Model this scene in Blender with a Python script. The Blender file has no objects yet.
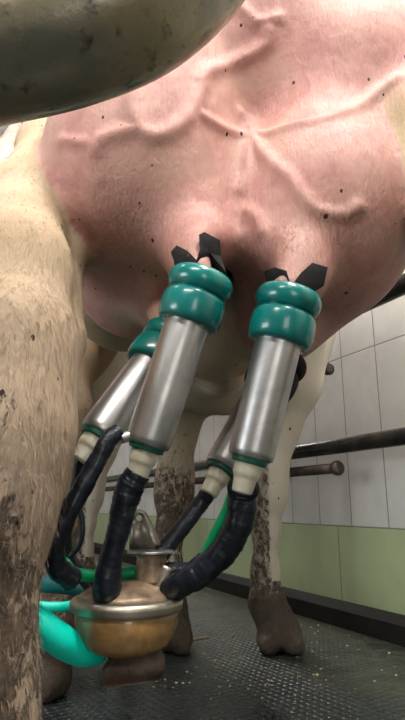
import bpy, bmesh, math, random
import numpy as np
from mathutils import Vector, Matrix
from mathutils.bvhtree import BVHTree

random.seed(7)
S = bpy.context.scene
COL = S.collection
# ------------------------------------------------------------------ camera, light, exposure
CAMZ, PITCH, F = 0.33, math.radians(14.5), 560.0
cd = bpy.data.cameras.new('camera')
cam = bpy.data.objects.new('camera', cd)
COL.objects.link(cam)
cam.location = (0, 0, CAMZ)
cam.rotation_euler = (math.pi/2 + PITCH, 0, 0)
cd.sensor_fit = 'VERTICAL'
cd.sensor_height = 36.0
cd.lens = F/720*36.0
cd.clip_start = 0.02
S.camera = cam
S.view_settings.view_transform = 'Standard'
S.view_settings.look = 'None'
S.view_settings.exposure = 0.0
S.view_settings.gamma = 1.0
W = bpy.data.worlds.new('world'); S.world = W; W.use_nodes = True
W.node_tree.nodes['Background'].inputs[0].default_value = (0.8, 0.9, 1.0, 1)
W.node_tree.nodes['Background'].inputs[1].default_value = 0.3

def area(name, loc, target, sx, sy, power, col=(1, 1, 1)):
    l = bpy.data.lights.new(name, 'AREA'); l.shape = 'RECTANGLE'
    l.size = sx; l.size_y = sy; l.energy = power; l.color = col
    o = bpy.data.objects.new(name, l); COL.objects.link(o)
    o.location = loc
    d = Vector(target) - Vector(loc)
    o.rotation_euler = d.to_track_quat('-Z', 'Y').to_euler()
    return o
area('pit_fluorescent_light', (-0.45, -1.2, 2.35), (0.05, 0.7, 0.6), 1.3, 0.25, 48, (1.0, 0.96, 0.92))
area('window_light', (-2.6, -0.8, 0.95), (0.0, 1.1, 0.6), 1.2, 1.0, 42, (0.88, 0.96, 1.0))  # added fill, set low at the left to lift the belly; no window modelled
area('ceiling_fluorescent_light', (-0.55, 1.0, 2.8), (0.9, 1.6, 0.3), 0.25, 1.6, 62, (1.0, 0.98, 0.95))
area('aisle_ceiling_light', (0.55, 0.2, 2.7), (0.45, 1.8, 0.2), 0.2, 1.4, 105, (1.0, 0.98, 0.95))  # extra lamp added overhead to brighten the tiled wall
area('pit_doorway_light', (0.7, -3.2, 0.9), (0.0, 0.8, 0.5), 1.0, 1.5, 22, (1.0, 0.97, 0.93))  # added low fill behind the camera for the undersides; no doorway there
area('far_ceiling_light', (-0.9, 4.0, 2.7), (-0.9, 3.8, 0.0), 0.3, 1.4, 90, (1.0, 0.98, 0.95))

# ------------------------------------------------------------------ helpers
cP, sP = math.cos(PITCH), math.sin(PITCH)
def at(px, py, Y):
    """the point of the place seen at a pixel of the photograph, Y metres ahead"""
    dx, v = px-202.5, 360-py
    f = F*cP - v*sP; z = F*sP + v*cP
    return Vector((dx/f*Y, Y, CAMZ + z/f*Y))

def link(name, me, mats, parent=None, smooth=True):
    o = bpy.data.objects.new(name, me); COL.objects.link(o)
    if not isinstance(mats, (list, tuple)): mats = [mats]
    for m in mats: me.materials.append(m)
    if smooth:
        me.polygons.foreach_set('use_smooth', [True]*len(me.polygons))
    if parent is not None:
        o.parent = parent
        o.matrix_parent_inverse = Matrix.Translation(-parent.location)
    return o

def pyd(name, v, f, mats, parent=None, smooth=True):
    me = bpy.data.meshes.new(name); me.from_pydata([tuple(p) for p in v], [], f); me.update()
    return link(name, me, mats, parent, smooth)

def thing(name, label, cat, loc=(0, 0, 0), group=None):
    o = bpy.data.objects.new(name, None); COL.objects.link(o)
    o.location = loc; o.empty_display_size = .05
    o['label'] = label; o['category'] = cat
    if group: o['group'] = group
    return o

def tag(o, label, cat, group=None, kind=None):
    o['label'] = label; o['category'] = cat
    if group: o['group'] = group
    if kind: o['kind'] = kind
    return o

def frame(d):
    d = d.normalized()
    a = Vector((0, 1, 0)) if abs(d.y) < .9 else Vector((1, 0, 0))
    x = a.cross(d).normalized(); y = d.cross(x).normalized()
    return x, y, d

def lathe_data(o, axis, prof, n=48, v=None, f=None):
    """prof: list of (t along axis, r)."""
    if v is None: v, f = [], []
    x, y, d = frame(Vector(axis)); o = Vector(o)
    rings = []
    for t, r in prof:
        if r < 1e-6:
            rings.append([len(v)]); v.append(o + d*t)
        else:
            rings.append(list(range(len(v), len(v)+n)))
            for k in range(n):
                a = 2*math.pi*k/n
                v.append(o + d*t + x*(r*math.cos(a)) + y*(r*math.sin(a)))
    for A, B in zip(rings, rings[1:]):
        for k in range(n):
            k2 = (k+1) % n
            if len(A) == 1 and len(B) == 1: continue
            if len(A) == 1: f.append((A[0], B[k2], B[k]))
            elif len(B) == 1: f.append((A[k], A[k2], B[0]))
            else: f.append((A[k], A[k2], B[k2], B[k]))
    return v, f

def arc_prof(pts, r=0.0012, n=4):
    """rounds the corners of an open lathe profile"""
    out = [pts[0]]
    for i in range(1, len(pts)-1):
        p0, p, p1 = (np.array(q, float) for q in (pts[i-1], pts[i], pts[i+1]))
        a, b = p0-p, p1-p
        la, lb = np.linalg.norm(a), np.linalg.norm(b)
        k = min(r, la*.45, lb*.45)
        A, B = p + a/la*k, p + b/lb*k
        for j in range(n+1):
            t = j/n
            out.append(tuple((1-t)**2*A + 2*t*(1-t)*p + t*t*B))
    out.append(pts[-1])
    return out

def catmull(P, m=10):
    P = [Vector(p) for p in P]
    P = [P[0]*2-P[1]] + P + [P[-1]*2-P[-2]]
    out = []
    for i in range(1, len(P)-2):
        for j in range(m):
            t = j/m
            a, b, c, d = P[i-1:i+3]
            out.append(.5*((2*b) + (c-a)*t + (2*a-5*b+4*c-d)*t*t + (3*b-a-3*c+d)*t**3))
    out.append(P[-2])
    return out

def tube_data(P, r, n=24, m=10, v=None, f=None, wob=0.0, cap=True, smoothpath=True):
    if v is None: v, f = [], []
    Q = catmull(P, m) if smoothpath else [Vector(p) for p in P]
    L = len(Q)
    T = [(Q[min(i+1, L-1)]-Q[max(i-1, 0)]).normalized() for i in range(L)]
    x = frame(T[0])[0]
    rings = []
    rs = r if callable(r) else (lambda t: r)
    ph = random.random()*6
    for i in range(L):
        x = (x - T[i]*x.dot(T[i])).normalized(); y = T[i].cross(x)
        rr = rs(i/(L-1))*(1 + wob*(math.sin(i*.9+ph)+math.sin(i*2.3+ph*2))*.5)
        ring = []
        for k in range(n):
            a = 2*math.pi*k/n
            q = rr*(1+wob*.6*math.sin(3*a+i*.4))
            ring.append(len(v)); v.append(Q[i]+x*(q*math.cos(a))+y*(q*math.sin(a)))
        rings.append(ring)
    for A, B in zip(rings, rings[1:]):
        for k in range(n):
            k2 = (k+1) % n
            f.append((A[k], A[k2], B[k2], B[k]))
    if cap:
        f.append(tuple(rings[0][::-1])); f.append(tuple(rings[-1]))
    return v, f

def tube(name, P, r, mat, parent=None, **k):
    v, f = tube_data(P, r, **k)
    return pyd(name, v, f, mat, parent)

def lathe(name, o, axis, prof, mat, parent=None, n=48):
    v, f = lathe_data(o, axis, prof, n)
    return pyd(name, v, f, mat, parent)

def slab(name, outline, o, ux, uy, th, mat, parent=None, bevel=.0):
    """an outline (in metres on the ux, uy axes at o) with a thickness"""
    ux, uy = Vector(ux).normalized(), Vector(uy).normalized(); nn = ux.cross(uy)
    v = []; n = len(outline)
    for s in (-.5, .5):
        for a, b in outline: v.append(Vector(o)+ux*a+uy*b+nn*(th*s))
    f = [tuple(range(n))[::-1], tuple(range(n, 2*n))]
    for i in range(n): f.append((i, (i+1) % n, n+(i+1) % n, n+i))
    ob = pyd(name, v, f, mat, parent, smooth=False)
    if bevel:
        m = ob.modifiers.new('bevel', 'BEVEL'); m.width = bevel; m.segments = 2
    return ob

# ------------------------------------------------------------------ materials
class NT:
    def __init__(s, name):
        s.m = bpy.data.materials.new(name); s.m.use_nodes = True
        s.t = s.m.node_tree; s.b = s.t.nodes['Principled BSDF']
        s.tc = s.t.nodes.new('ShaderNodeTexCoord')
    def n(s, typ, **kw):
        nd = s.t.nodes.new(typ)
        for k, v in kw.items():
            if k in nd.inputs: s.set(nd, k, v)
            else: setattr(nd, k, v)
        return nd
    def set(s, nd, k, v):
        if isinstance(v, bpy.types.NodeSocket): s.t.links.new(v, nd.inputs[k])
        else: nd.inputs[k].default_value = v
    def noise(s, scale, detail=4, rough=.5, vec=None, dist=0):
        nd = s.n('ShaderNodeTexNoise', Scale=scale, Detail=detail, Roughness=rough, Distortion=dist)
        s.t.links.new(vec if vec is not None else s.tc.outputs['Object'], nd.inputs['Vector'])
        return nd.outputs['Fac']
    def map(s, scale=(1, 1, 1), rot=(0, 0, 0), loc=(0, 0, 0)):
        nd = s.n('ShaderNodeMapping'); nd.inputs['Scale'].default_value = scale
        nd.inputs['Rotation'].default_value = rot; nd.inputs['Location'].default_value = loc
        s.t.links.new(s.tc.outputs['Object'], nd.inputs['Vector']); return nd.outputs[0]
    def ramp(s, fac, stops):
        nd = s.n('ShaderNodeValToRGB'); s.t.links.new(fac, nd.inputs[0])
        e = nd.color_ramp.elements
        while len(e) < len(stops): e.new(.5)
        for i, (p, c) in enumerate(stops):
            e[i].position = p; e[i].color = (c, c, c, 1) if not hasattr(c, '__len__') else (*c, 1)
        return nd.outputs[0]
    def mix(s, fac, a, b, mode='MIX'):
        nd = s.n('ShaderNodeMix', data_type='RGBA', blend_type=mode)
        for i, v in ((0, fac), (6, a), (7, b)):
            if isinstance(v, bpy.types.NodeSocket): s.t.links.new(v, nd.inputs[i])
            elif i == 0: nd.inputs[0].default_value = v
            else: nd.inputs[i].default_value = (*v, 1)
        return nd.outputs[2]
    def math(s, op, a, b=0.0, clamp=False):
        nd = s.n('ShaderNodeMath', operation=op, use_clamp=clamp)
        for i, v in enumerate((a, b)):
            if isinstance(v, bpy.types.NodeSocket): s.t.links.new(v, nd.inputs[i])
            else: nd.inputs[i].default_value = v
        return nd.outputs[0]
    def bump(s, h, strength=.5, dist=.002, prev=None):
        nd = s.n('ShaderNodeBump'); nd.inputs['Strength'].default_value = strength
        nd.inputs['Distance'].default_value = dist
        s.t.links.new(h, nd.inputs['Height'])
        if prev is not None: s.t.links.new(prev, nd.inputs['Normal'])
        return nd.outputs[0]
    def out(s, color=None, rough=None, normal=None, **kw):
        for k, v in (('Base Color', color), ('Roughness', rough), ('Normal', normal)):
            if v is None: continue
            if isinstance(v, bpy.types.NodeSocket): s.t.links.new(v, s.b.inputs[k])
            else: s.b.inputs[k].default_value = (*v, 1) if k == 'Base Color' else v
        for k, v in kw.items():
            if isinstance(v, bpy.types.NodeSocket): s.t.links.new(v, s.b.inputs[k.replace('_', ' ')])
            else: s.b.inputs[k.replace('_', ' ')].default_value = v
        return s.m

def simple(name, c1, c2, scale, rough, bump=0, bd=.001, dist=0, **kw):
    t = NT(name); nz = t.noise(scale, 5, .6, dist=dist)
    col = t.mix(t.ramp(nz, [(.35, 0.), (.65, 1.)]), c1, c2)
    nr = t.bump(nz, bump, bd) if bump else None
    return t.out(col, rough, nr, **kw)

def make_hide():
    t = NT('cow_hide')
    ud = t.n('ShaderNodeAttribute', attribute_name='udder').outputs['Fac']
    dirt = t.n('ShaderNodeAttribute', attribute_name='dirt').outputs['Fac']
    tan_shade = t.n('ShaderNodeAttribute', attribute_name='tan').outputs['Fac']
    spot = t.n('ShaderNodeAttribute', attribute_name='clean').outputs['Fac']
    big = t.noise(9, 4, .55); med = t.noise(38, 5, .6, dist=.4)
    hair = t.noise(55, 5, .65, vec=t.map((5, 5, .9), (0.25, 0.2, 0)), dist=.6)
    hide = t.mix(t.ramp(big, [(.35, 0.), (.7, 1.)]), (.49, .375, .25), (.37, .255, .145))
    hide = t.mix(t.ramp(hair, [(.35, 0.), (.62, .5)]), hide, (.38, .27, .16))
    streak = t.noise(30, 6, .7, vec=t.map((2.2, 2.2, .8), (.4, .5, 0)), dist=1.0)
    lowz = t.n('ShaderNodeMapRange', **{'From Min': .75, 'From Max': .30, 'To Min': 0., 'To Max': 1.})
    t.t.links.new(t.n('ShaderNodeSeparateXYZ', Vector=t.tc.outputs['Object']).outputs[2], lowz.inputs[0])
    lw = t.math('MULTIPLY', lowz.outputs[0], t.math('SUBTRACT', 1.0, spot))
    hide = t.mix(t.math('MULTIPLY', t.ramp(streak, [(.50, 0.), (.66, .8)]), lw), hide, (.17, .12, .085))
    hide = t.mix(spot, hide, (.74, .66, .54))
    hide = t.mix(t.math('MULTIPLY', lw, .5), hide, (.27, .20, .16))
    skin = t.mix(t.ramp(med, [(.35, 0.), (.68, 1.)]), (.52, .265, .22), (.39, .175, .15))
    skin = t.mix(t.ramp(big, [(.42, 0.), (.66, .7)]), skin, (.57, .36, .285))
    tanm = t.math('MULTIPLY', tan_shade, t.ramp(hair, [(.3, .25), (.6, 1.)]))
    skin = t.mix(tanm, skin, (.29, .145, .11))
    base = t.mix(ud, hide, skin)
    # dried mud: hard-edged flakes
    mud = t.math('ADD', dirt, t.math('MULTIPLY', t.math('SUBTRACT', t.noise(58, 8, .76, dist=.7, vec=t.map((1.3, 1.3, .75), (.3, .2, 0))), .5), 2.0))
    mudm = t.ramp(mud, [(.42, 0.), (.58, .95)])
    mudc = t.mix(t.ramp(t.noise(90, 6, .7), [(.35, 0.), (.65, 1.)]), (.022, .015, .010), (.13, .09, .058))
    mudc = t.mix(t.math('MULTIPLY', t.math('GREATER_THAN', dirt, .8), .6), mudc, (.022, .014, .011))
    base = t.mix(mudm, base, mudc)
    # flecks of dry dirt on the skin
    vo = t.n('ShaderNodeTexVoronoi', Scale=56.0); t.t.links.new(t.map((1, 1, .7)), vo.inputs['Vector'])
    fl = t.math('LESS_THAN', vo.outputs['Distance'], t.math('MULTIPLY', t.n('ShaderNodeSeparateColor', Color=vo.outputs['Color']).outputs[1], .17))
    pick = t.math('GREATER_THAN', t.n('ShaderNodeSeparateColor', Color=vo.outputs['Color']).outputs[0], .62)
    base = t.mix(t.math('MULTIPLY', fl, pick), base, (.03, .012, .01))
    h = t.math('ADD', t.math('MULTIPLY', hair, .5), t.math('MULTIPLY', mudm, .8))
    n1 = t.bump(h, .8, .004)
    n2 = t.bump(med, .35, .0035, n1)
    rg = t.math('SUBTRACT', .78, t.math('MULTIPLY', ud, .24))
    return t.out(base, rg, n2, Subsurface_Weight=.06, Subsurface_Scale=.02, Specular_IOR_Level=.35)

def make_steel(name='brushed_steel', base=(.52, .51, .50), rough=.3):
    t = NT(name)
    nz = t.noise(60, 4, .6); sm = t.noise(14, 5, .65, dist=.8)
    col = t.mix(t.ramp(sm, [(.4, 0.), (.72, 1.)]), base, tuple(c*.62 for c in base))
    r = t.math('ADD', rough, t.math('MULTIPLY', sm, .18))
    return t.out(col, r, t.bump(nz, .12, .0006), Metallic=1.0)

def make_pipe():
    t = NT('dirty_galvanised_pipe')
    sm = t.noise(16, 6, .62, dist=.5); fine = t.noise(75, 5, .6)
    col = t.mix(t.ramp(sm, [(.38, 0.), (.66, 1.)]), (.15, .14, .095), (.36, .27, .14))
    col = t.mix(t.ramp(fine, [(.58, 0.), (.68, 1.)]), col, (.04, .033, .02))
    r = t.math('ADD', .16, t.math('MULTIPLY', fine, .3))
    return t.out(col, r, t.bump(fine, .3, .002), Metallic=.1, Coat_Weight=.3)

def make_floor():
    t = NT('wet_rubber_mat')
    vec = t.map((1, 1, 1), (0, 0, .32))
    br = t.n('ShaderNodeTexVoronoi', Scale=62.0, Randomness=.0)
    t.t.links.new(t.map((1, 1, 1), (0, 0, math.pi/4+.2)), br.inputs['Vector'])
    stud = t.ramp(br.outputs['Distance'], [(.22, 1.), (.46, 0.)])
    big = t.noise(3.2, 5, .6); mid = t.noise(20, 6, .65, dist=.5)
    # a film of trodden muck fills the studs towards the wall
    pos_ = t.n('ShaderNodeSeparateXYZ', Vector=t.tc.outputs['Object']).outputs
    dist_ = t.math('ADD', t.math('MULTIPLY', pos_[1], .75), t.math('MULTIPLY', pos_[0], .5))
    film = t.math('ADD', dist_, t.math('MULTIPLY', t.math('SUBTRACT', big, .5), 2.2))
    film = t.math('MULTIPLY', t.math('ADD', film, .62), 1.3, True)     # object origin lies at y = 2
    col = t.mix(t.ramp(mid, [(.35, 0.), (.7, 1.)]), (.014, .019, .021), (.028, .034, .034))
    col = t.mix(t.math('MULTIPLY', film, t.ramp(mid, [(.3, .35), (.65, 1.)])), col, (.052, .050, .028))
    r = t.math('ADD', t.math('MULTIPLY', t.ramp(mid, [(.3, 0.), (.7, 1.)]), .28), .21)
    r = t.math('ADD', r, t.math('MULTIPLY', film, .14))
    hgt = t.math('MULTIPLY', stud, t.math('SUBTRACT', 1.0, t.math('MULTIPLY', film, .85)))
    n1 = t.bump(hgt, .8, .003); n2 = t.bump(mid, .35, .004, n1)
    return t.out(col, r, n2, Specular_IOR_Level=.5)

def make_tiles(name, c1, c2, tw, th, off=0, zoff=0, grout=(.20, .19, .17), rough=.3):
    t = NT(name)
    br = t.n('ShaderNodeTexBrick', offset=0.0, squash=1.0)
    br.inputs['Color1'].default_value = (*c1, 1); br.inputs['Color2'].default_value = (*c2, 1)
    br.inputs['Mortar'].default_value = (*grout, 1)
    br.inputs['Scale'].default_value = 1.0
    br.inputs['Mortar Size'].default_value = .0022; br.inputs['Mortar Smooth'].default_value = .3
    br.inputs['Brick Width'].default_value = tw; br.inputs['Row Height'].default_value = th
    t.t.links.new(t.map((1, 1, 1), (0, 0, 0), (off, zoff, 0)), br.inputs['Vector'])
    dz = t.noise(5, 6, .65, dist=.3)
    col = t.mix(t.ramp(dz, [(.42, 0.), (.75, .45)]), br.outputs['Color'], tuple(c*.55 for c in c1))
    return t.out(col, t.math('ADD', rough, t.math('MULTIPLY', dz, .25)), t.bump(br.outputs['Fac'], .4, -.0015))

M = {}
_U = Vector((-.42, .907, 0)).normalized(); _N = Vector((-_U.y, _U.x, 0)); _d = at(340, 560, 1.0)-cam.location
_P = cam.location + _d*((Vector((.50, 1.52, 0))-cam.location).dot(_N)/_d.dot(_N))
GOFF = (_P-Vector((.50, 1.52, 0))).dot(_U)       # moves a tile joint to where the wall shows one
M['hide'] = make_hide()
M['steel'] = make_steel()
M['claw'] = make_steel('dirty_claw_steel', (.44, .39, .32), .36)
M['pipe'] = make_pipe()
M['teal'] = simple('teal_rubber', (.0, .185, .160), (.0, .115, .108), 30, .26, .15, .001, Coat_Weight=.3)
M['ringgreen'] = simple('green_ring_rubber', (.0, .11, .06), (.0, .07, .045), 30, .4)
M['greenhose'] = simple('green_hose_rubber', (.0, .34, .13), (.0, .22, .085), 30, .3, Transmission_Weight=.0)
M['turq'] = simple('turquoise_hose', (.0, .84, .62), (.0, .72, .55), 12, .35)
M['tealband'] = simple('dull_teal_plastic', (.01, .16, .17), (.02, .10, .11), 18, .4)
M['black'] = simple('black_taped_rubber', (.003, .004, .007), (.009, .012, .019), 26, .33, .8, .003, .8, Specular_IOR_Level=.4)
M['nip'] = simple('milky_plastic_connector', (.62, .58, .46), (.42, .38, .28), 40, .35, .2, .001, Subsurface_Weight=.1)
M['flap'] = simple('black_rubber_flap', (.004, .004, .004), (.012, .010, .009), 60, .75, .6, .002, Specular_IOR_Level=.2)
M['bowl'] = simple('amber_claw_bowl', (.42, .24, .075), (.20, .11, .045), 22, .25, .2, .001, .6, Coat_Weight=.4)
M['foot'] = simple('brown_claw_foot', (.055, .028, .015), (.014, .009, .007), 45, .5, .8, .003, Specular_IOR_Level=.3)
M['lidtop'] = simple('stained_claw_top', (.36, .26, .165), (.13, .085, .055), 45, .42, .4, .001, Metallic=.3)
M['hoof'] = simple('hoof_horn', (.05, .03, .02), (.15, .07, .05), 30, .45, .5, .003)
M['floor'] = make_floor()
M['white_tile'] = make_tiles('white_wall_tiles', (.66, .63, .60), (.62, .60, .57), .15, .25, 0.02, -.02)
M['green_tile'] = make_tiles('green_wall_tiles', (.43, .49, .28), (.41, .47, .265), .45, .27, GOFF, 0.0, (.13, .16, .09))
M['base'] = simple('black_skirting', (.006, .006, .006), (.016, .013, .009), 20, .7, .4, .002, Specular_IOR_Level=.2)
M['plaster'] = simple('painted_plaster', (.55, .54, .50), (.48, .47, .43), 6, .8)
M['railblack'] = simple('dark_rail_steel', (.014, .014, .015), (.045, .038, .03), 22, .22, .25, .001, Metallic=.2)
M['railbrown'] = simple('rusty_rail_steel', (.035, .024, .018), (.085, .06, .04), 40, .5, .4, .002)
M['crumb'] = simple('feed_crumb', (.42, .33, .2), (.6, .5, .33), 60, .8)

# ------------------------------------------------------------------ the room
def box_struct(name, c, half, mat, rotz=0):
    x, y, z = half
    v = [Vector((a*x, b*y, d*z)) for a in (-1, 1) for b in (-1, 1) for d in (-1, 1)]
    f = [(0, 1, 3, 2), (4, 6, 7, 5), (0, 4, 5, 1), (2, 3, 7, 6), (0, 2, 6, 4), (1, 5, 7, 3)]
    o = pyd(name, v, f, mat, None, False)
    o.location = c; o.rotation_euler = (0, 0, rotz); o['kind'] = 'structure'
    return o
box_struct('floor', (0, 2, -.05), (5, 6, .05), M['floor'])
box_struct('ceiling', (0, 2, 2.95), (5, 6, .05), M['plaster'])
box_struct('wall_back', (0, -3.5, 1.45), (5, .05, 1.45), M['plaster'])
box_struct('wall_left', (-4.0, 2, 1.45), (.05, 6, 1.45), M['plaster'])
box_struct('wall_far', (0, 7.5, 1.45), (5, .05, 1.45), M['plaster'])
U = Vector((-.42, .907, 0)).normalized()          # along the tiled wall, away from the camera
N = Vector((-U.y, U.x, 0))                        # from the wall towards the cows
W0 = Vector((.50, 1.52, 0))
def wall_strip(name, z0, z1, mat, off=0.0):
    """local x runs along the wall, local y up, so that the tiles follow the wall"""
    L0, L1 = -4.5, 7.0
    v = [(L0, z0, 0), (L1, z0, 0), (L1, z1, 0), (L0, z1, 0), (L0, z0, -.1), (L1, z0, -.1), (L1, z1, -.1), (L0, z1, -.1)]
    f = [(0, 1, 2, 3), (7, 6, 5, 4), (0, 4, 5, 1), (1, 5, 6, 2), (2, 6, 7, 3), (3, 7, 4, 0)]
    o = pyd(name, v, f, mat, None, False)
    # wall is to the right of the cows: local z = N, local x = U or -U
    X = U; Yv = Vector((0, 0, 1)); Z = X.cross(Yv)
    if Z.dot(N) < 0: X = -U; Z = X.cross(Yv)
    R = Matrix((X, Yv, Z)).transposed().to_4x4()
    o.matrix_world = Matrix.Translation(W0 + N*off) @ R
    o['kind'] = 'structure'
    return o
ws = wall_strip('wall_right', .27, 2.9, M['white_tile'])
wg = wall_strip('wall_right_lower', 0, .27, M['green_tile'], .001)
# black skirting with a sloping top
def skirting():
    prof = [(0, 0), (.035, 0), (.032, .045), (.012, .062), (0, .064)]
    v = []; n = len(prof)
    for L in (-4.5, 7.0):
        for a, z in prof: v.append(W0 + U*L + N*(a+.001) + Vector((0, 0, z)))
    f = [tuple(range(n)), tuple(range(n, 2*n))[::-1]] + [(i, n+i, n+(i+1) % n, (i+1) % n) for i in range(n)]
    o = pyd('baseboard_right', v, f, M['base'], None, False); o['kind'] = 'structure'
skirting()

def on_plane(px, py, off):
    """point seen at a pixel on the vertical plane `off` metres in front of the wall"""
    d = at(px, py, 1.0) - cam.location
    P0 = W0 + N*off
    t = (P0 - cam.location).dot(N) / d.dot(N)
    return cam.location + d*t

# ------------------------------------------------------------------ cows: signed distances, meshed as one surface
def sd_ell(P, c, r, R=None):
    q = P - np.array(c, np.float32)
    if R is not None: q = q @ R
    r = np.array(r, np.float32)
    k0 = np.linalg.norm(q/r, axis=-1); k1 = np.linalg.norm(q/(r*r), axis=-1)
    return k0*(k0-1.0)/np.maximum(k1, 1e-6)
def sd_cone(P, a, b, ra, rb):
    a = np.array(a, np.float32); b = np.array(b, np.float32)
    ba = b-a; pa = P-a
    h = np.clip((pa@ba)/float(ba@ba), 0, 1)
    return np.linalg.norm(pa-h[..., None]*ba, axis=-1) - (ra+(rb-ra)*h)
def smin(a, b, k):
    h = np.maximum(k-np.abs(a-b), 0)/k
    return np.minimum(a, b) - h*h*k*.25

PR = []          # (group, fn, bbox_lo, bbox_hi, k)
def E(g, c, r, k=.05):
    c = tuple(c); lo = np.array(c)-max(r)-.12; hi = np.array(c)+max(r)+.12
    lo = np.array(c)-np.array(r)-.12; hi = np.array(c)+np.array(r)+.12
    PR.append((g, lambda P: sd_ell(P, c, r), lo, hi, k))
def CH(g, pts, k=.04):
    for (a, ra), (b, rb) in zip(pts, pts[1:]):
        a = tuple(a); b = tuple(b); m = max(ra, rb)+.1
        lo = np.minimum(a, b)-m; hi = np.maximum(a, b)+m
        PR.append((g, (lambda P, a=a, b=b, ra=ra, rb=rb: sd_cone(P, a, b, ra, rb)), lo, hi, k))

# trunk, rump, brisket, neck and head
E('b', (.06, 1.22, .99), (.30, .62, .36), .12)
E('b', (.06, .98, 1.13), (.27, .36, .29), .12)
E('b', (.06, 1.50, .80), (.20, .34, .23), .10)
E('b', (.00, 1.26, .66), (.13, .26, .115), .08)
E('b', at(118, 305, .98), (.09, .18, .075), .06)
E('b', at(222, 372, 1.12), (.050, .09, .050), .02)
CH('b', [((.04, 1.66, 1.10), .19), ((-.04, 1.92, 1.26), .13), ((-.09, 2.06, 1.34), .10)], .1)
CH('b', [((-.09, 2.08, 1.34), .095), ((-.13, 2.24, 1.14), .062), ((-.14, 2.30, 1.07), .055)], .05)
for s in (-1, 1):
    CH('b', [((-.09+s*.07, 2.06, 1.37), .028), ((-.09+s*.14, 2.05, 1.35), .025), ((-.09+s*.18, 2.05, 1.32), .012)], .03)
CH('b', [((.06, .74, 1.36), .035), ((.06, .67, 1.25), .028), ((.10, .68, 1.0), .02), ((.12, .68, .92), .014)], .03)
# near left hind leg
LEG = [(at(-18, 720, .50), .038), (at(-18, 640, .50), .036), (at(-17, 560, .50), .041), (at(-8, 500, .50), .050), (at(3, 430, .505), .058),
       (at(9, 350, .515), .058), (at(12, 270, .55), .055), (at(28, 205, .66), .050), (at(52, 150, .77), .047), (at(74, 105, .84), .054), (at(100, 0, .88), .085), ((-.10, .95, 1.15), .15)]
foot = LEG[0][0]
CH('b', [((foot.x, .475, .035), .047), ((foot.x, .49, .09), .043), (foot, .038)] + LEG[1:], .035)
PR_ = None
CH('b', [((foot.x-.02, .455, .022), .03), ((foot.x-.02, .42, .018), .018)], .03)
CH('b', [((foot.x+.02, .455, .022), .03), ((foot.x+.02, .42, .018), .018)], .03)
CH('b', [(at(56, 150, .78), .030), (at(55, 205, .70), .030), (at(60, 260, .635), .028), (at(58, 340, .58), .028), (at(44, 420, .545), .024), (at(18, 500, .52), .018)], .014)
# right hind leg, out of the frame
rx = .30
CH('b', [((rx, .475, .035), .047), ((rx, .49, .10), .042), ((rx, .50, .3), .036), ((rx, .49, .50), .058), ((rx, .56, .64), .046), ((.29, .66, .82), .07), ((.24, .88, 1.1), .15)], .04)
CH('b', [((rx-.02, .455, .022), .03), ((rx-.02, .42, .018), .018)], .03)
CH('b', [((rx+.02, .455, .022), .03), ((rx+.02, .42, .018), .018)], .03)
# front legs
def front(px, cx, cn, kn, fa, up):
    hx = at(px, 645, 1.49)
    c = [(Vector((hx.x+.006, 1.47, .045)), .050), (at(cx, 603, 1.49), .040), (at(cn, 570, 1.49), .0305), (at(cn+1, 530, 1.49), .031),
         (at(kn, 495, 1.49), .046), (at(kn+1, 475, 1.49), .044), (at(fa, 430, 1.50), .050), (at(up, 385, 1.50), .075), (at(up+8, 330, 1.50), .10)]
    CH('b', c, .03)
    CH('b', [((hx.x-.018, 1.44, .022), .032), ((hx.x-.024, 1.40, .018), .022)], .02)
    CH('b', [((hx.x+.030, 1.44, .022), .032), ((hx.x+.036, 1.40, .018), .022)], .02)
front(275, 267, 265, 268, 279, 292)
front(168, 168, 169, 174, 178, 190)
# udder
UL = at(136, 190, .68); UR = at(320, 220, .70)
E('u', UL, (.125, .13, .125), .06)
E('u', at(154, 120, .71), (.138, .15, .17), .08)
E('u', UR, (.127, .137, .145), .06)
E('u', at(330, 110, .76), (.155, .17, .18), .08)
E('u', at(245, 40, .79), (.20, .20, .20), .08)
E('u', at(140, 288, .80), (.095, .12, .075), .04)
E('u', at(285, 305, .80), (.075, .12, .085), .05)
E('b', at(215, 330, .92), (.10, .14, .085), .06)
TA, TB = at(199, 276, .555), at(290, 292, .555)
TC, TD = at(171, 338, .66), at(287, 356, .70)
CH('u', [(at(186, 225, .66), .060), (at(203, 262, .59), .030), (TA, .017)], .05)
CH('u', [(at(288, 240, .66), .060), (at(291, 276, .59), .030), (TB, .017)], .05)
CH('u', [(at(168, 300, .72), .045), (TC, .017)], .04)
CH('u', [(at(288, 315, .74), .045), (TD, .017)], .04)

def groove(P):
    """the furrow between the two halves of the udder (a distance to cut away)"""
    d = 9.0
    G = [at(249, 205, .50), at(246, 235, .55), at(238, 290, .60)]
    r = [.007, .027, .040]
    for i in range(2):
        q = sd_cone(P, G[i], G[i+1], r[i], r[i+1])
        d = np.minimum(d, q)
    return d

def eval_pts(P, groups=('b', 'u')):
    Fv = np.full(P.shape[:-1], 1.0, np.float32)
    for g, fn, lo, hi, k in PR:
        if g in groups: Fv = smin(Fv, fn(P).astype(np.float32), k)
    return Fv

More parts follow.
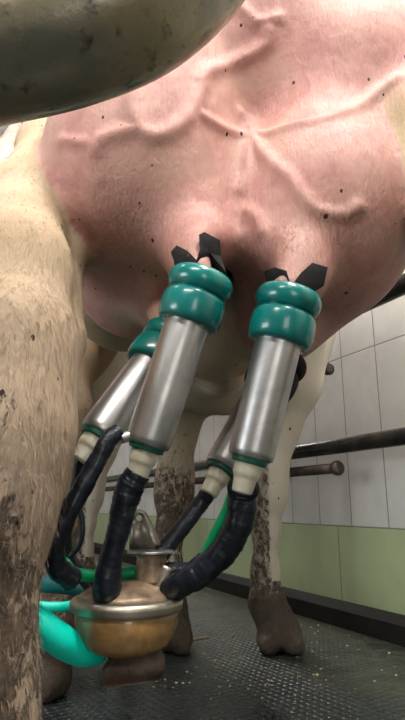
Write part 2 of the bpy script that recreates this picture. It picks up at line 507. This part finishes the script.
def mesh_cow(h=.0075):
    lo = np.array([-.36, .36, -.02]); hi = np.array([.50, 2.70, 1.50])
    n = np.ceil((hi-lo)/h).astype(int)+1
    ax = [lo[i]+h*np.arange(n[i]) for i in range(3)]
    GG = {'b': np.full(tuple(n), 1.0, np.float32), 'u': np.full(tuple(n), 1.0, np.float32)}
    for g, fn, a, b, k in PR:
        G = GG[g]
        i0 = np.clip(np.floor((a-lo)/h).astype(int), 0, n-1); i1 = np.clip(np.ceil((b-lo)/h).astype(int)+1, 1, n)
        if np.any(i1 <= i0): continue
        P = np.stack(np.meshgrid(*[ax[i][i0[i]:i1[i]].astype(np.float32) for i in range(3)], indexing='ij'), -1)
        s = tuple(slice(i0[i], i1[i]) for i in range(3))
        G[s] = smin(G[s], fn(P).astype(np.float32), k)
    G = smin(GG['b'], GG['u'], .022)
    # flat soles
    Z = ax[2].astype(np.float32)[None, None, :]
    G = np.maximum(G, .001 - Z)
    # cut the furrow
    i0 = np.clip(((np.array([-.08, .4, .4])-lo)/h).astype(int), 0, n-1); i1 = np.clip(((np.array([.2, .75, .95])-lo)/h).astype(int), 1, n)
    P = np.stack(np.meshgrid(*[ax[i][i0[i]:i1[i]].astype(np.float32) for i in range(3)], indexing='ij'), -1)
    s = tuple(slice(i0[i], i1[i]) for i in range(3))
    G[s] = -smin(-G[s], groove(P).astype(np.float32), .035)
    # surface nets
    ins = G < 0
    c = [ins[i:n[0]-1+i, j:n[1]-1+j, k:n[2]-1+k] for i in (0, 1) for j in (0, 1) for k in (0, 1)]
    cnt = sum(x.astype(np.int8) for x in c)
    act = (cnt > 0) & (cnt < 8)
    idx = np.argwhere(act)
    vid = np.full(act.shape, -1, np.int64); vid[act] = np.arange(len(idx))
    pos = np.zeros((len(idx), 3)); w = np.zeros(len(idx))
    offs = [(i, j, k) for i in (0, 1) for j in (0, 1) for k in (0, 1)]
    for a in offs:
        for d in range(3):
            if a[d]: continue
            b = list(a); b[d] = 1; b = tuple(b)
            fa = G[tuple((idx+a).T)]; fb = G[tuple((idx+b).T)]
            m = (fa < 0) != (fb < 0)
            t = np.where(m, fa/np.where(m, fa-fb, 1), 0)
            p = idx + np.array(a); q = p.astype(float); q[:, d] += t
            pos += q*m[:, None]; w += m
    pos = lo + h*(pos/w[:, None])
    faces = []
    for d in range(3):
        e1, e2 = [(1, 2), (2, 0), (0, 1)][d]
        A = ins.take(range(0, n[d]-1), axis=d); B = ins.take(range(1, n[d]), axis=d)
        E_ = np.argwhere(A != B); av = A[tuple(E_.T)]
        ok = (E_[:, e1] > 0) & (E_[:, e2] > 0) & (E_[:, e1] < n[e1]-1) & (E_[:, e2] < n[e2]-1)
        E_ = E_[ok]; av = av[ok]
        def cell(o1, o2):
            q = E_.copy(); q[:, e1] -= o1; q[:, e2] -= o2
            return vid[tuple(q.T)]
        q = np.stack([cell(1, 1), cell(0, 1), cell(0, 0), cell(1, 0)], 1)
        q[~av] = q[~av][:, ::-1]
        faces.append(q)
    faces = np.concatenate(faces)
    faces = faces[(faces >= 0).all(1)]
    return pos, faces

pos, faces = mesh_cow()
me = bpy.data.meshes.new('cow_coarse')
me.from_pydata(pos.tolist(), [], faces.tolist()); me.update()
tmp = bpy.data.objects.new('tmp', me); COL.objects.link(tmp)
sub = tmp.modifiers.new('s', 'SUBSURF'); sub.levels = 1; sub.render_levels = 1
dg = bpy.context.evaluated_depsgraph_get()
cow_me = bpy.data.meshes.new_from_object(tmp.evaluated_get(dg))
cow_me.name = 'cow_body'
bpy.data.objects.remove(tmp); bpy.data.meshes.remove(me)
nv = len(cow_me.vertices)
co = np.empty(nv*3, np.float32); cow_me.vertices.foreach_get('co', co); co = co.reshape(-1, 3)
no = np.empty(nv*3, np.float32); cow_me.vertices.foreach_get('normal', no); no = no.reshape(-1, 3)
fidx = [tuple(p.vertices) for p in cow_me.polygons]
bvh = BVHTree.FromPolygons(co.tolist(), fidx)
def hit(px, py):
    d = (at(px, py, 1.0) - cam.location).normalized()
    h = bvh.ray_cast(cam.location, d)
    return h[0], h[1]
# swollen milk veins under the udder skin
VEINS = [
 ([(253, 135), (268, 134), (290, 127), (320, 120), (355, 108), (378, 92), (398, 78)], .0056, .0050),
 ([(251, 136), (262, 151), (276, 166), (290, 178), (303, 197), (318, 211), (342, 215), (358, 207)], .0058, .0055),
 ([(241, 114), (247, 124), (252, 136)], .0060, .0055),
 ([(252, 137), (228, 130), (208, 119), (192, 108)], .0050, .0042),
 ([(251, 138), (248, 155), (247, 172), (241, 190)], .0052, .0040),
 ([(268, 30), (266, 44), (252, 54), (236, 61), (222, 67), (208, 72), (200, 82)], .0066, .0060),
 ([(240, 8), (253, 20), (262, 22), (278, 18)], .0060, .0045),
 ([(131, 92), (131, 106), (135, 122), (136, 129), (120, 133), (104, 139), (97, 147), (96, 152)], .0066, .0065),
 ([(62, 141), (76, 142), (90, 145), (96, 150)], .0052, .0040),
 ([(136, 129), (150, 135), (164, 134), (180, 125), (192, 112), (202, 84)], .0070, .0056),
 ([(96, 152), (97, 166), (100, 178)], .0050, .0030),
 ([(249, 212), (258, 219), (262, 232)], .0060, .0060),
]
disp = np.zeros(nv, np.float32)
near = (co[:, 1] < .95) & (co[:, 2] > .45)
nid = np.where(near)[0]
for pl, wd, ht in VEINS:
    Q = catmull([Vector((x, y, 0)) for x, y in pl], 6)
    P3 = []
    for q in Q:
        h, _ = hit(q.x, q.y)
        if h is not None: P3.append(h)
    P3 = np.array(P3, np.float32)
    best = np.full(len(nid), 9., np.float32)
    L = len(P3)
    for i in range(L-1):
        if np.linalg.norm(P3[i+1]-P3[i]) > .05: continue
        d = sd_cone(co[nid], P3[i], P3[i+1], 0, 0)
        best = np.minimum(best, d)
    disp[nid] = np.maximum(disp[nid], ht*np.exp(-(best/(wd*1.45))**2))
co2 = co + no*disp[:, None]
cow_me.vertices.foreach_set('co', co2.ravel())
# colour regions: udder skin, hairy brown patches with painted low-udder shade, muddy parts, black pigment spots
fb = eval_pts(co, ('b',)); fu = eval_pts(co, ('u',))
def sstep(a, b, x):
    t = np.clip((x-a)/(b-a), 0, 1); return t*t*(3-2*t)
udm = np.maximum(sstep(-.004, .005, fb-fu), sstep(-.19, -.13, fb-fu)*(co[:, 1] < .8)*sstep(.80, .86, co[:, 2])*sstep(-.13, -.08, co[:, 0]))
creamfore = sstep(.86, .95, co[:, 1])
udm = udm*(1-.9*creamfore)
def blob(px, py, r, p=1.0):
    h, _ = hit(px, py)
    return p*np.exp(-(np.linalg.norm(co-np.array(h), axis=1)/r)**2)
udm = udm*(1-np.clip(blob(128, 322, .022, 1.2)+blob(150, 328, .018, 1.0), 0, 1))
tan_shade = sum([blob(105, 215, .035, .7), blob(140, 230, .04, .6), blob(175, 225, .03, .35), blob(315, 235, .04, .9), blob(350, 225, .035, .7), blob(290, 235, .03, .6),
           blob(130, 270, .05, .5), blob(105, 165, .035, .35), blob(395, 190, .05, .6), blob(390, 120, .05, .4), blob(340, 290, .04, .5)])
tan_shade = np.clip(tan_shade + blob(192, 245, .055, .5) + blob(292, 262, .055, .5) + blob(245, 235, .03, .5) + blob(245, 280, .06, .6) + blob(340, 320, .05, .5), 0, 1)  # brown skin at the teats, plus furrow and low-udder shade painted in
z = co[:, 2]; y = co[:, 1]; x = co[:, 0]
legm = 1-sstep(.42, .60, z)
front_l = (y > 1.1)
dirt = np.where(front_l, .20+.28*(1-sstep(.26, .50, z)), .0)
dirt = dirt + np.where(~front_l, .46*(1-sstep(.22, .42, z)) + .42*sstep(-.13, -.175, x)*(1-sstep(.40, .47, z)), 0)
dirt = dirt + .5*(1-sstep(.06, .17, z)) + np.where(front_l & (z > .22) & (z < .42) & (x < .05), .12, 0)
dirt = dirt*(1-sstep(.5, .62, z)) + .03
dirt = dirt*(1-udm)
# clean white strip on the outer side of the far right leg
dirt = dirt - np.where(front_l & (x > .168) & (z > .15), .5, 0)
for nm, arr in (('udder', udm), ('tan', tan_shade), ('dirt', dirt), ('clean', np.clip(np.where(front_l & (x > .10), sstep(.14, .19, x)*.9 + .35, np.where(front_l, .3, 0)), 0, 1))):
    a = cow_me.attributes.new(nm, 'FLOAT', 'POINT'); a.data.foreach_set('value', np.asarray(arr, np.float32))
cow_me.update()

def add_cow(loc, label, me_):
    r = thing('cow', label, 'cow', loc)
    b = bpy.data.objects.new('body', me_); COL.objects.link(b); b.parent = r
    return r
cow_me.materials.append(M['hide'])
cow_me.polygons.foreach_set('use_smooth', [True]*len(cow_me.polygons))
cow = add_cow((0, 0, 0), 'cream cow being milked, swollen pink veined udder filling the picture', cow_me)
cow2 = add_cow((-.59, .66, 0), 'cream neighbouring cow half hidden behind the near hind leg, muddy hoof beside the turquoise hose', cow_me)

# ------------------------------------------------------------------ short coarse hair on the legs and the fuzzy patches of the udder
def fur():
    rng = np.random.default_rng(3)
    nrm = np.empty(nv*3, np.float32); cow_me.vertices.foreach_get('normal', nrm); nrm = nrm.reshape(-1, 3)
    area_w = np.where((udm < .15) & (y < .78) & (x < .0) & (z < .95) & (z > .1), 1.0-.88*sstep(.42, .62, z), 0) + np.where((udm < .15) & (y > 1.3) & (z < .6) & (z > .04), .22, 0) \
        + np.where((udm > .5) & (y < .9), np.clip(tan_shade, 0, 1)**2*.35, 0)
    pr = area_w/area_w.sum()
    ids = rng.choice(nv, 26000, p=pr)
    V, Fc, at_ = [], [], {k: [] for k in ('udder', 'tan', 'dirt', 'clean')}
    src = {'udder': udm, 'tan': tan_shade, 'dirt': dirt, 'clean': np.array([d.value for d in cow_me.attributes['clean'].data])}
    base = co2[ids] + rng.normal(0, .0016, (len(ids), 3))
    for i_, p in zip(ids, base):
        n_ = nrm[i_]; d = np.array([rng.normal(0, .45), rng.normal(0, .2), -1.0]); d -= n_*d.dot(n_)
        L = np.linalg.norm(d)
        if L < .15: continue
        d /= L; w = np.cross(d, n_); ln = rng.uniform(.006, .014)*(.6 if udm[i_] > .5 else 1); wd = rng.uniform(.00015, .00032)*(1 if p[1] < 1 else 2)
        q = p - n_*.0008; m_ = p + d*ln*.5 + n_*.0016; e = p + d*ln + n_*.0012*rng.uniform(.3, 2.2) + w*ln*rng.normal(0, .15)
        b0 = len(V); V += [q-w*wd, q+w*wd, m_+w*wd*.8, m_-w*wd*.8, e]
        Fc += [(b0, b0+1, b0+2, b0+3), (b0+3, b0+2, b0+4)]
        for k in at_: at_[k] += [float(np.clip(src[k][i_] + (rng.normal(0, .12) if k == 'dirt' else (.5 if k == 'tan' and udm[i_] > .5 else 0)), 0, 1.2))]*5
    m = bpy.data.meshes.new('hair'); m.from_pydata([tuple(map(float, q)) for q in V], [], Fc)
    for k in at_:
        a = m.attributes.new(k, 'FLOAT', 'POINT'); a.data.foreach_set('value', np.array(at_[k], np.float32))
    o = link('hair', m, M['hide'], None, True); o.parent = cow
    o['kind'] = 'stuff'
fur()

# ------------------------------------------------------------------ teat cups
def teat_cup(label, H, B, mat_c=None, sc=1.0, nub=None):
    """H: middle of the top of the rubber mouthpiece, B: middle of the lower end of the steel shell"""
    H, B = Vector(H), Vector(B); d = (B-H).normalized(); L = (B-H).length
    r = thing('teat_cup', label, 'teat cup', H, 'teat cups of the milking cluster')
    mp = [(.004, .013), (.0, .016), (-.0005, .024)]
    for i in range(13):                               # upper bulging ring
        a = -math.pi/2 + math.pi*i/12 - .0
        mp.append((.0125 + .0125*math.sin(a), .0250 + .0100*max(0, math.cos(a))**.8))
    mp += [(.0255, .0300)]
    for i in range(11):                               # lower skirt
        a = -math.pi/2 + math.pi*i/10
        mp.append((.0425 + .0165*math.sin(a), .0275 + .0068*max(0, math.cos(a))**.5))
    mp += [(.0592, .0235)]
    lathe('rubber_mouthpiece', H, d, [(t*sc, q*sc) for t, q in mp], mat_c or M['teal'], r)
    s0 = .050*sc
    sp = arc_prof([(s0, .010), (s0, .0240*sc), (L-.006, .0232*sc), (L-.001, .0215*sc), (L, .0180*sc), (L-.001, .012)], .002)
    lathe('steel_shell', H, d, sp, M['steel'], r, 64)
    gp = arc_prof([(L-.001, .010), (L-.001, .0185*sc), (L+.0045, .0178*sc), (L+.0055, .010)], .001)
    lathe('green_ring', H, d, gp, M['ringgreen'], r)
    cp = arc_prof([(L+.004, .006), (L+.004, .0142*sc), (L+.016, .0138*sc), (L+.020, .0115*sc), (L+.034, .0105*sc), (L+.035, .005)], .002)
    lathe('milky_connector', H, d, cp, M['nip'], r)
    if nub:
        tube('pulse_nipple', [H+d*(L-.016)+Vector(nub)*.018, H+d*(L-.014)+Vector(nub)*.036], .0055, M['steel'], r, n=16)
    return r, H+d*(L+.028)

def hose(name, P, r, mat, parent, **k):
    return tube(name, P, r, mat, parent, **k)

A, eA = teat_cup('large steel teat cup left of centre with teal rubber top, nearest the middle', at(204, 274, .555), at(147, 446, .565), None, nub=(-.8, -.3, -.2))
B_, eB = teat_cup('right-hand near steel teat cup with teal rubber top under the veins', at(291, 291, .555), at(250, 459, .565), None)
C_, eC = teat_cup('tilted steel teat cup at left, half behind the nearer cup beside the hind leg', at(173, 334, .665), at(97, 436, .61), None, .97)
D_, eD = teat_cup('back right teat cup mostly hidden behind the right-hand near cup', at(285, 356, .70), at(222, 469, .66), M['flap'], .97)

# short hoses down to the claw
hose('milk_hose', [eA, at(128, 492, .568), at(121, 520, .57), at(112, 555, .575), at(107, 585, .580), at(108, 601, .590)], lambda t: .0125+.0015*math.sin(t*9), M['black'], A, wob=.05, m=12)
hose('milk_hose', [eB, at(243, 492, .575), at(240, 520, .58), at(226, 548, .59), at(203, 571, .595), at(183, 583, .60), at(168, 592, .61)], lambda t: .0155-.003*t, M['black'], B_, wob=.05, m=12)
hose('milk_hose', [eD, at(203, 500, .66), at(188, 520, .655), at(168, 545, .645), at(156, 562, .64), at(152, 585, .635)], .0095, M['black'], D_, wob=.04, m=12)
hose('milk_hose', [eC, at(80, 470, .605), at(76, 495, .61), at(66, 530, .615), at(68, 556, .62), at(86, 580, .63), at(100, 598, .63)], .0075, M['black'], C_, wob=.04, m=12)
hose('pulse_hose', [at(119, 431, .555), at(108, 441, .550), at(95, 465, .548), at(80, 492, .545), at(64, 521, .545), at(55, 545, .55), at(57, 567, .56), at(73, 580, .575)],
     lambda t: .0085+.0022*t, M['black'], A, wob=.06, m=10)
hose('green_pulse_hose', [at(64, 563, .585), at(74, 573, .60), at(94, 576, .61), at(120, 574, .62), at(134, 572, .625)], .0062, M['greenhose'], C_)
hose('thin_hose', [at(76, 500, .60), at(82, 520, .60), at(80, 543, .60), at(70, 557, .60)], .0030, M['black'], C_)
hose('green_pulse_hose', [at(233, 492, .60), at(226, 512, .605), at(213, 538, .61), at(204, 557, .615)], .0056, M['greenhose'], B_)
hose('pulse_hose', [at(204, 560, .612), at(190, 570, .615), at(170, 571, .62), at(152, 572, .63)], .0085, M['black'], D_, wob=.05)

# rubber flaps / dark scabs above the mouthpieces, cut from black rubber sheet
def flap(parent, pts):
    """a thick rubber scrap lying against the skin"""
    P = []
    for p in pts:
        h, nn = hit(*p)
        if h is None or h.y > .72: h = at(p[0], p[1], .56)
        P.append(h)
    ym = min(q.y for q in P)
    P = [cam.location + (q-cam.location)*((.35*q.y+.65*ym)/q.y) for q in P]
    c = sum(P, Vector())/len(P)
    n_ = len(P); v = []
    back = (c-cam.location).normalized()
    for s_ in (-.0030, .003):
        for q in P: v.append(q*.92 + c*.08 + Vector((0, s_, 0)))
        v.append(c + Vector((0, s_, 0)))
    f = []
    for i in range(n_):
        k = (i+1) % n_
        f += [(i, k, n_), (n_+1+k, n_+1+i, 2*n_+1), (k, i, n_+1+i, n_+1+k)]
    o = pyd('black_flap', v, f, M['flap'], parent, True)
    m = o.modifiers.new('bevel', 'BEVEL'); m.width = .0008; m.segments = 2
flap(A, [(194, 266), (199, 250), (198, 234), (204, 231), (221, 240), (222, 258), (228, 276), (212, 276)])
flap(A, [(170, 252), (176, 245), (188, 251), (199, 262), (200, 274), (174, 272), (173, 260)])
flap(B_, [(263, 271), (274, 267), (287, 271), (291, 284), (286, 292), (268, 288)])
flap(B_, [(290, 286), (299, 274), (312, 262), (329, 267), (325, 286), (312, 294), (298, 292)])

# ------------------------------------------------------------------ claw
CC = at(127, 601, .62)
claw = thing('milking_claw', 'dirty steel and amber milk claw hanging low on the four hoses', 'milking claw', CC)
up = Vector((0, 0, 1))
lid = lathe('lid', CC, up, arc_prof([(.004, .0), (.004, .0490), (.008, .0475), (.013, .040), (.017, .031), (.021, .021), (.021, .0)], .004), M['lidtop'], claw, 72)
lathe('lid_rim', CC, up, arc_prof([(-.009, .0), (-.009, .054), (-.007, .0570), (.000, .0580), (.004, .0555), (.005, .050), (.005, .0)], .002), M['claw'], lid, 72)
lathe('amber_bowl', CC, -up, arc_prof([(.006, .0), (.006, .0520), (.018, .0530), (.030, .0495), (.041, .0420), (.048, .0280), (.049, .0)], .007), M['bowl'], claw, 64)
# foot
fc = CC + Vector((.010, -.006, -.051))
fv, ff = [], []
for zz, hx, hy in ((.014, .023, .022), (.002, .025, .024), (-.004, .030, .026), (-.015, .031, .027), (-.018, .029, .025)):
    for k in range(24):
        a = 2*math.pi*k/24
        cx_ = abs(math.cos(a))**.5*math.copysign(1, math.cos(a)); sy_ = abs(math.sin(a))**.5*math.copysign(1, math.sin(a))
        fv.append(fc + Vector((hx*cx_, hy*sy_, zz + (.10*hx*cx_))))
for i in range(4):
    for k in range(24): ff.append((i*24+k, i*24+(k+1) % 24, (i+1)*24+(k+1) % 24, (i+1)*24+k))
ff.append(tuple(range(24))); ff.append(tuple(range(96, 120))[::-1])
pyd('foot', fv, ff, M['foot'], claw)
# centre block, plate and hanging hook
bc = CC + Vector((.024, .004, .018))
blk = lathe('valve_block', bc, up, arc_prof([(0, 0), (0, .0180), (.012, .0165), (.024, .0155), (.027, .017), (.030, 0)], .002), M['lidtop'], claw, 40)
pl = lathe('pale_plate', bc+Vector((-.001, -.002, .0285)), up, arc_prof([(0, 0), (0, .0245), (.0028, .0245), (.0028, 0)], .0008), M['steel'], blk, 40)
hk = [(-.018, 0), (-.0175, .012), (-.0165, .022), (-.020, .030), (-.016, .040), (-.008, .044), (.000, .040), (.006, .030), (.012, .018), (.017, .006), (.018, 0)]
h0 = bc+Vector((-.008, .006, .030))
hv, hf = [], []
hole = (-.0075, .034); nh = 24
ring_o, ring_i = [], []
def onpoly(a):
    # outline point in direction a from the hole centre
    dx, dy = math.cos(a), math.sin(a); best = 9
    for i in range(len(hk)):
        (x1, y1), (x2, y2) = hk[i], hk[(i+1) % len(hk)]
        ex, ey = x2-x1, y2-y1; den = dx*ey-dy*ex
        if abs(den) < 1e-12: continue
        t = ((x1-hole[0])*ey-(y1-hole[1])*ex)/den; s_ = ((x1-hole[0])*dy-(y1-hole[1])*dx)/den
        if t > 0 and -1e-6 <= s_ <= 1+1e-6: best = min(best, t)
    return hole[0]+dx*best, hole[1]+dy*best
nh = 64
for s_ in (0, .0024):
    for k in range(nh):
        a = 2*math.pi*k/nh
        for (u_, w_) in (onpoly(a), (hole[0]+.0034*math.cos(a), hole[1]+.0034*math.sin(a))):
            bend = 5.5*(u_+.004)**2 + .2*w_
            hv.append(h0 + Vector((u_, s_-bend*1.0 + .01, w_)))
for k in range(nh):
    k2 = (k+1) % nh
    o0, i0, o1, i1 = 2*k, 2*k+1, 2*k2, 2*k2+1; q = 2*nh
    hf += [(o0, o1, i1, i0), (q+o0, q+i0, q+i1, q+o1), (o0, q+o0, q+o1, o1), (i0, i1, q+i1, q+i0)]
pyd('hanging_hook', hv, hf, M['claw'], claw)
# hose nozzles
for dx_, dy_, ang in ((-.020, -.012, .2), (.040, -.004, -.5), (.028, .018, -.5), (-.026, .014, .4)):
    n0 = CC+Vector((dx_*.8, dy_, .008))
    tube('nozzle', [n0, n0+Vector((-ang*.01, 0, .016)), n0+Vector((-ang*.02, 0, .026))], .0085, M['claw'], claw, n=20, m=4)
th_ = [at(96, 650, .625), at(84, 651, .61), at(70, 646, .595), at(56, 637, .58), at(38, 624, .57), at(12, 606, .57), at(-20, 590, .60), at(-80, 590, .7), (-1.0, .9, .02)]
tag(tube('long_milk_hose', th_, .0145, M['turq'], None, m=12), 'thick bright turquoise hose running from the claw behind the hind leg', 'hose')
# teal hoses behind
tag(tube('teal_hose', [at(20, 575, .95), at(44, 584, .95), at(62, 586, .96), at(80, 590, .98), at(100, 602, 1.02), at(125, 630, 1.2), (-.17, 1.5, .02)], .012, M['tealband'], None, m=10),
    'dull teal hose passing level behind the claw, upper of two', 'hose', )
tag(tube('teal_hose', [at(15, 600, .92), at(40, 606, .92), at(60, 607, .92), at(75, 606, .93), at(92, 612, .95), at(112, 640, 1.0), (-.21, 1.30, .02)], .0075, M['turq'], None, m=10),
    'thin bright turquoise hose just above the muddy hoof, lower of two', 'hose')

# ------------------------------------------------------------------ rails
def bar(name, p, q, r, mat, parent, n=24):
    return tube(name, [p, q], r, mat, parent, n=n, m=1)
OFFR = .13
rails = thing('stall_rail', 'dark tubular stall rail along the tiled wall, ending in round caps', 'rail', W0+N*OFFR)
def rail_line(px, py, off, L0, L1):
    P = on_plane(px, py, off)
    return P+U*L0, P+U*L1
a, b = rail_line(345, 445, OFFR, -3.0, 4.0); bar('middle_rail', a, b, .0205, M['railblack'], rails)
a, b = rail_line(390, 291, OFFR, -3.0, 4.0); bar('top_rail', a, b, .024, M['railblack'], rails)
for (px, py, rr) in ((338, 468, .014), (329, 369, .012)):
    a, b = rail_line(px, py, OFFR+.0, 0, 4.0)
    st = bar('stub_rail', a, b, rr, M['railbrown'], rails)
    d = (a-b).normalized()
    lathe('end_cap', a - d*.012, d, arc_prof([(0, 0), (0, rr*1.35), (.014, rr*1.45), (.02, rr*1.1), (.022, 0)], .003), M['railbrown'], st, 24)
for L in (-2.6, 3.2):
    q = W0+N*OFFR+U*L
    bar('post', q, q+Vector((0, 0, 1.25)), .024, M['railblack'], rails)

# ------------------------------------------------------------------ the big dirty pipe close overhead
pp = [(-1.6, .30, 0.0), (-1.6, .28, .45), (-1.45, .26, .515), (-1.0, .23, .52), (-.5, .20, .515)] + [at(-160, 74, .19), at(-60, 66, .19), at(-8, 56, .19), at(45, 45, .19), at(80, 35, .19), at(118, 21, .19), at(150, 4, .192), at(180, -20, .195), at(203, -48, .20), at(226, -110, .22), at(235, -190, .28)]
last = Vector(pp[-1]); pp += [(last.x+.03, last.y-.06, last.z+.05), (last.x+.06, last.y-.30, last.z+.07), (last.x+.08, -1.0, last.z+.07), (last.x+.08, -1.18, last.z-.05), (last.x+.08, -1.2, 0.0)]
tag(tube('rump_rail', pp, .0262, M['pipe'], None, n=40, m=10), 'thick dirty curved metal pipe crossing the top left corner', 'pipe')

# ------------------------------------------------------------------ bits on the floor
def crumbs():
    v, f = [], []
    for i in range(150):
        px = random.uniform(150, 400) if i % 3 else random.uniform(150, 330); py = random.uniform(625, 690) if i > 20 else random.uniform(680, 715)
        dx, vv = px-202.5, 360-py
        ff_ = F*cP-vv*sP; zz = F*sP+vv*cP
        Y = -CAMZ/zz*ff_
        c = Vector((dx/ff_*Y, Y, .002)); s_ = random.uniform(.0012, .0034)*(2.0 if i % 11 == 0 else 1.0)
        if (c-(W0+N*.06)).dot(N) < 0: continue
        R = Matrix.Rotation(random.uniform(0, 6), 3, 'Z') @ Matrix.Rotation(random.uniform(0, 1), 3, 'X')
        b0 = len(v)
        for q in ((1, 0, 0), (-1, 0, 0), (0, .7, 0), (0, -.7, 0), (0, 0, .6), (0, 0, -.6)):
            v.append(c + R @ (Vector(q)*s_))
        for t_ in ((0, 2, 4), (2, 1, 4), (1, 3, 4), (3, 0, 4), (2, 0, 5), (1, 2, 5), (3, 1, 5), (0, 3, 5)):
            f.append(tuple(b0+k for k in t_))
    tag(pyd('feed_crumbs', v, f, M['crumb'], None, False), 'pale crumbs of feed scattered over the wet dark mat', 'feed', kind='stuff')
crumbs()
def floor_pt(px, py):
    dx, vv = px-202.5, 360-py
    ff_ = F*cP-vv*sP; zz = F*sP+vv*cP; Y = -CAMZ/zz*ff_
    return Vector((dx/ff_*Y, Y, .003))
tag(tube('straw', [floor_pt(184, 642), floor_pt(196, 640), floor_pt(208, 638)], .0022, M['crumb'], None, n=8, m=4), 'pale straw stalk on the mat between the claw and the far hooves', 'straw')
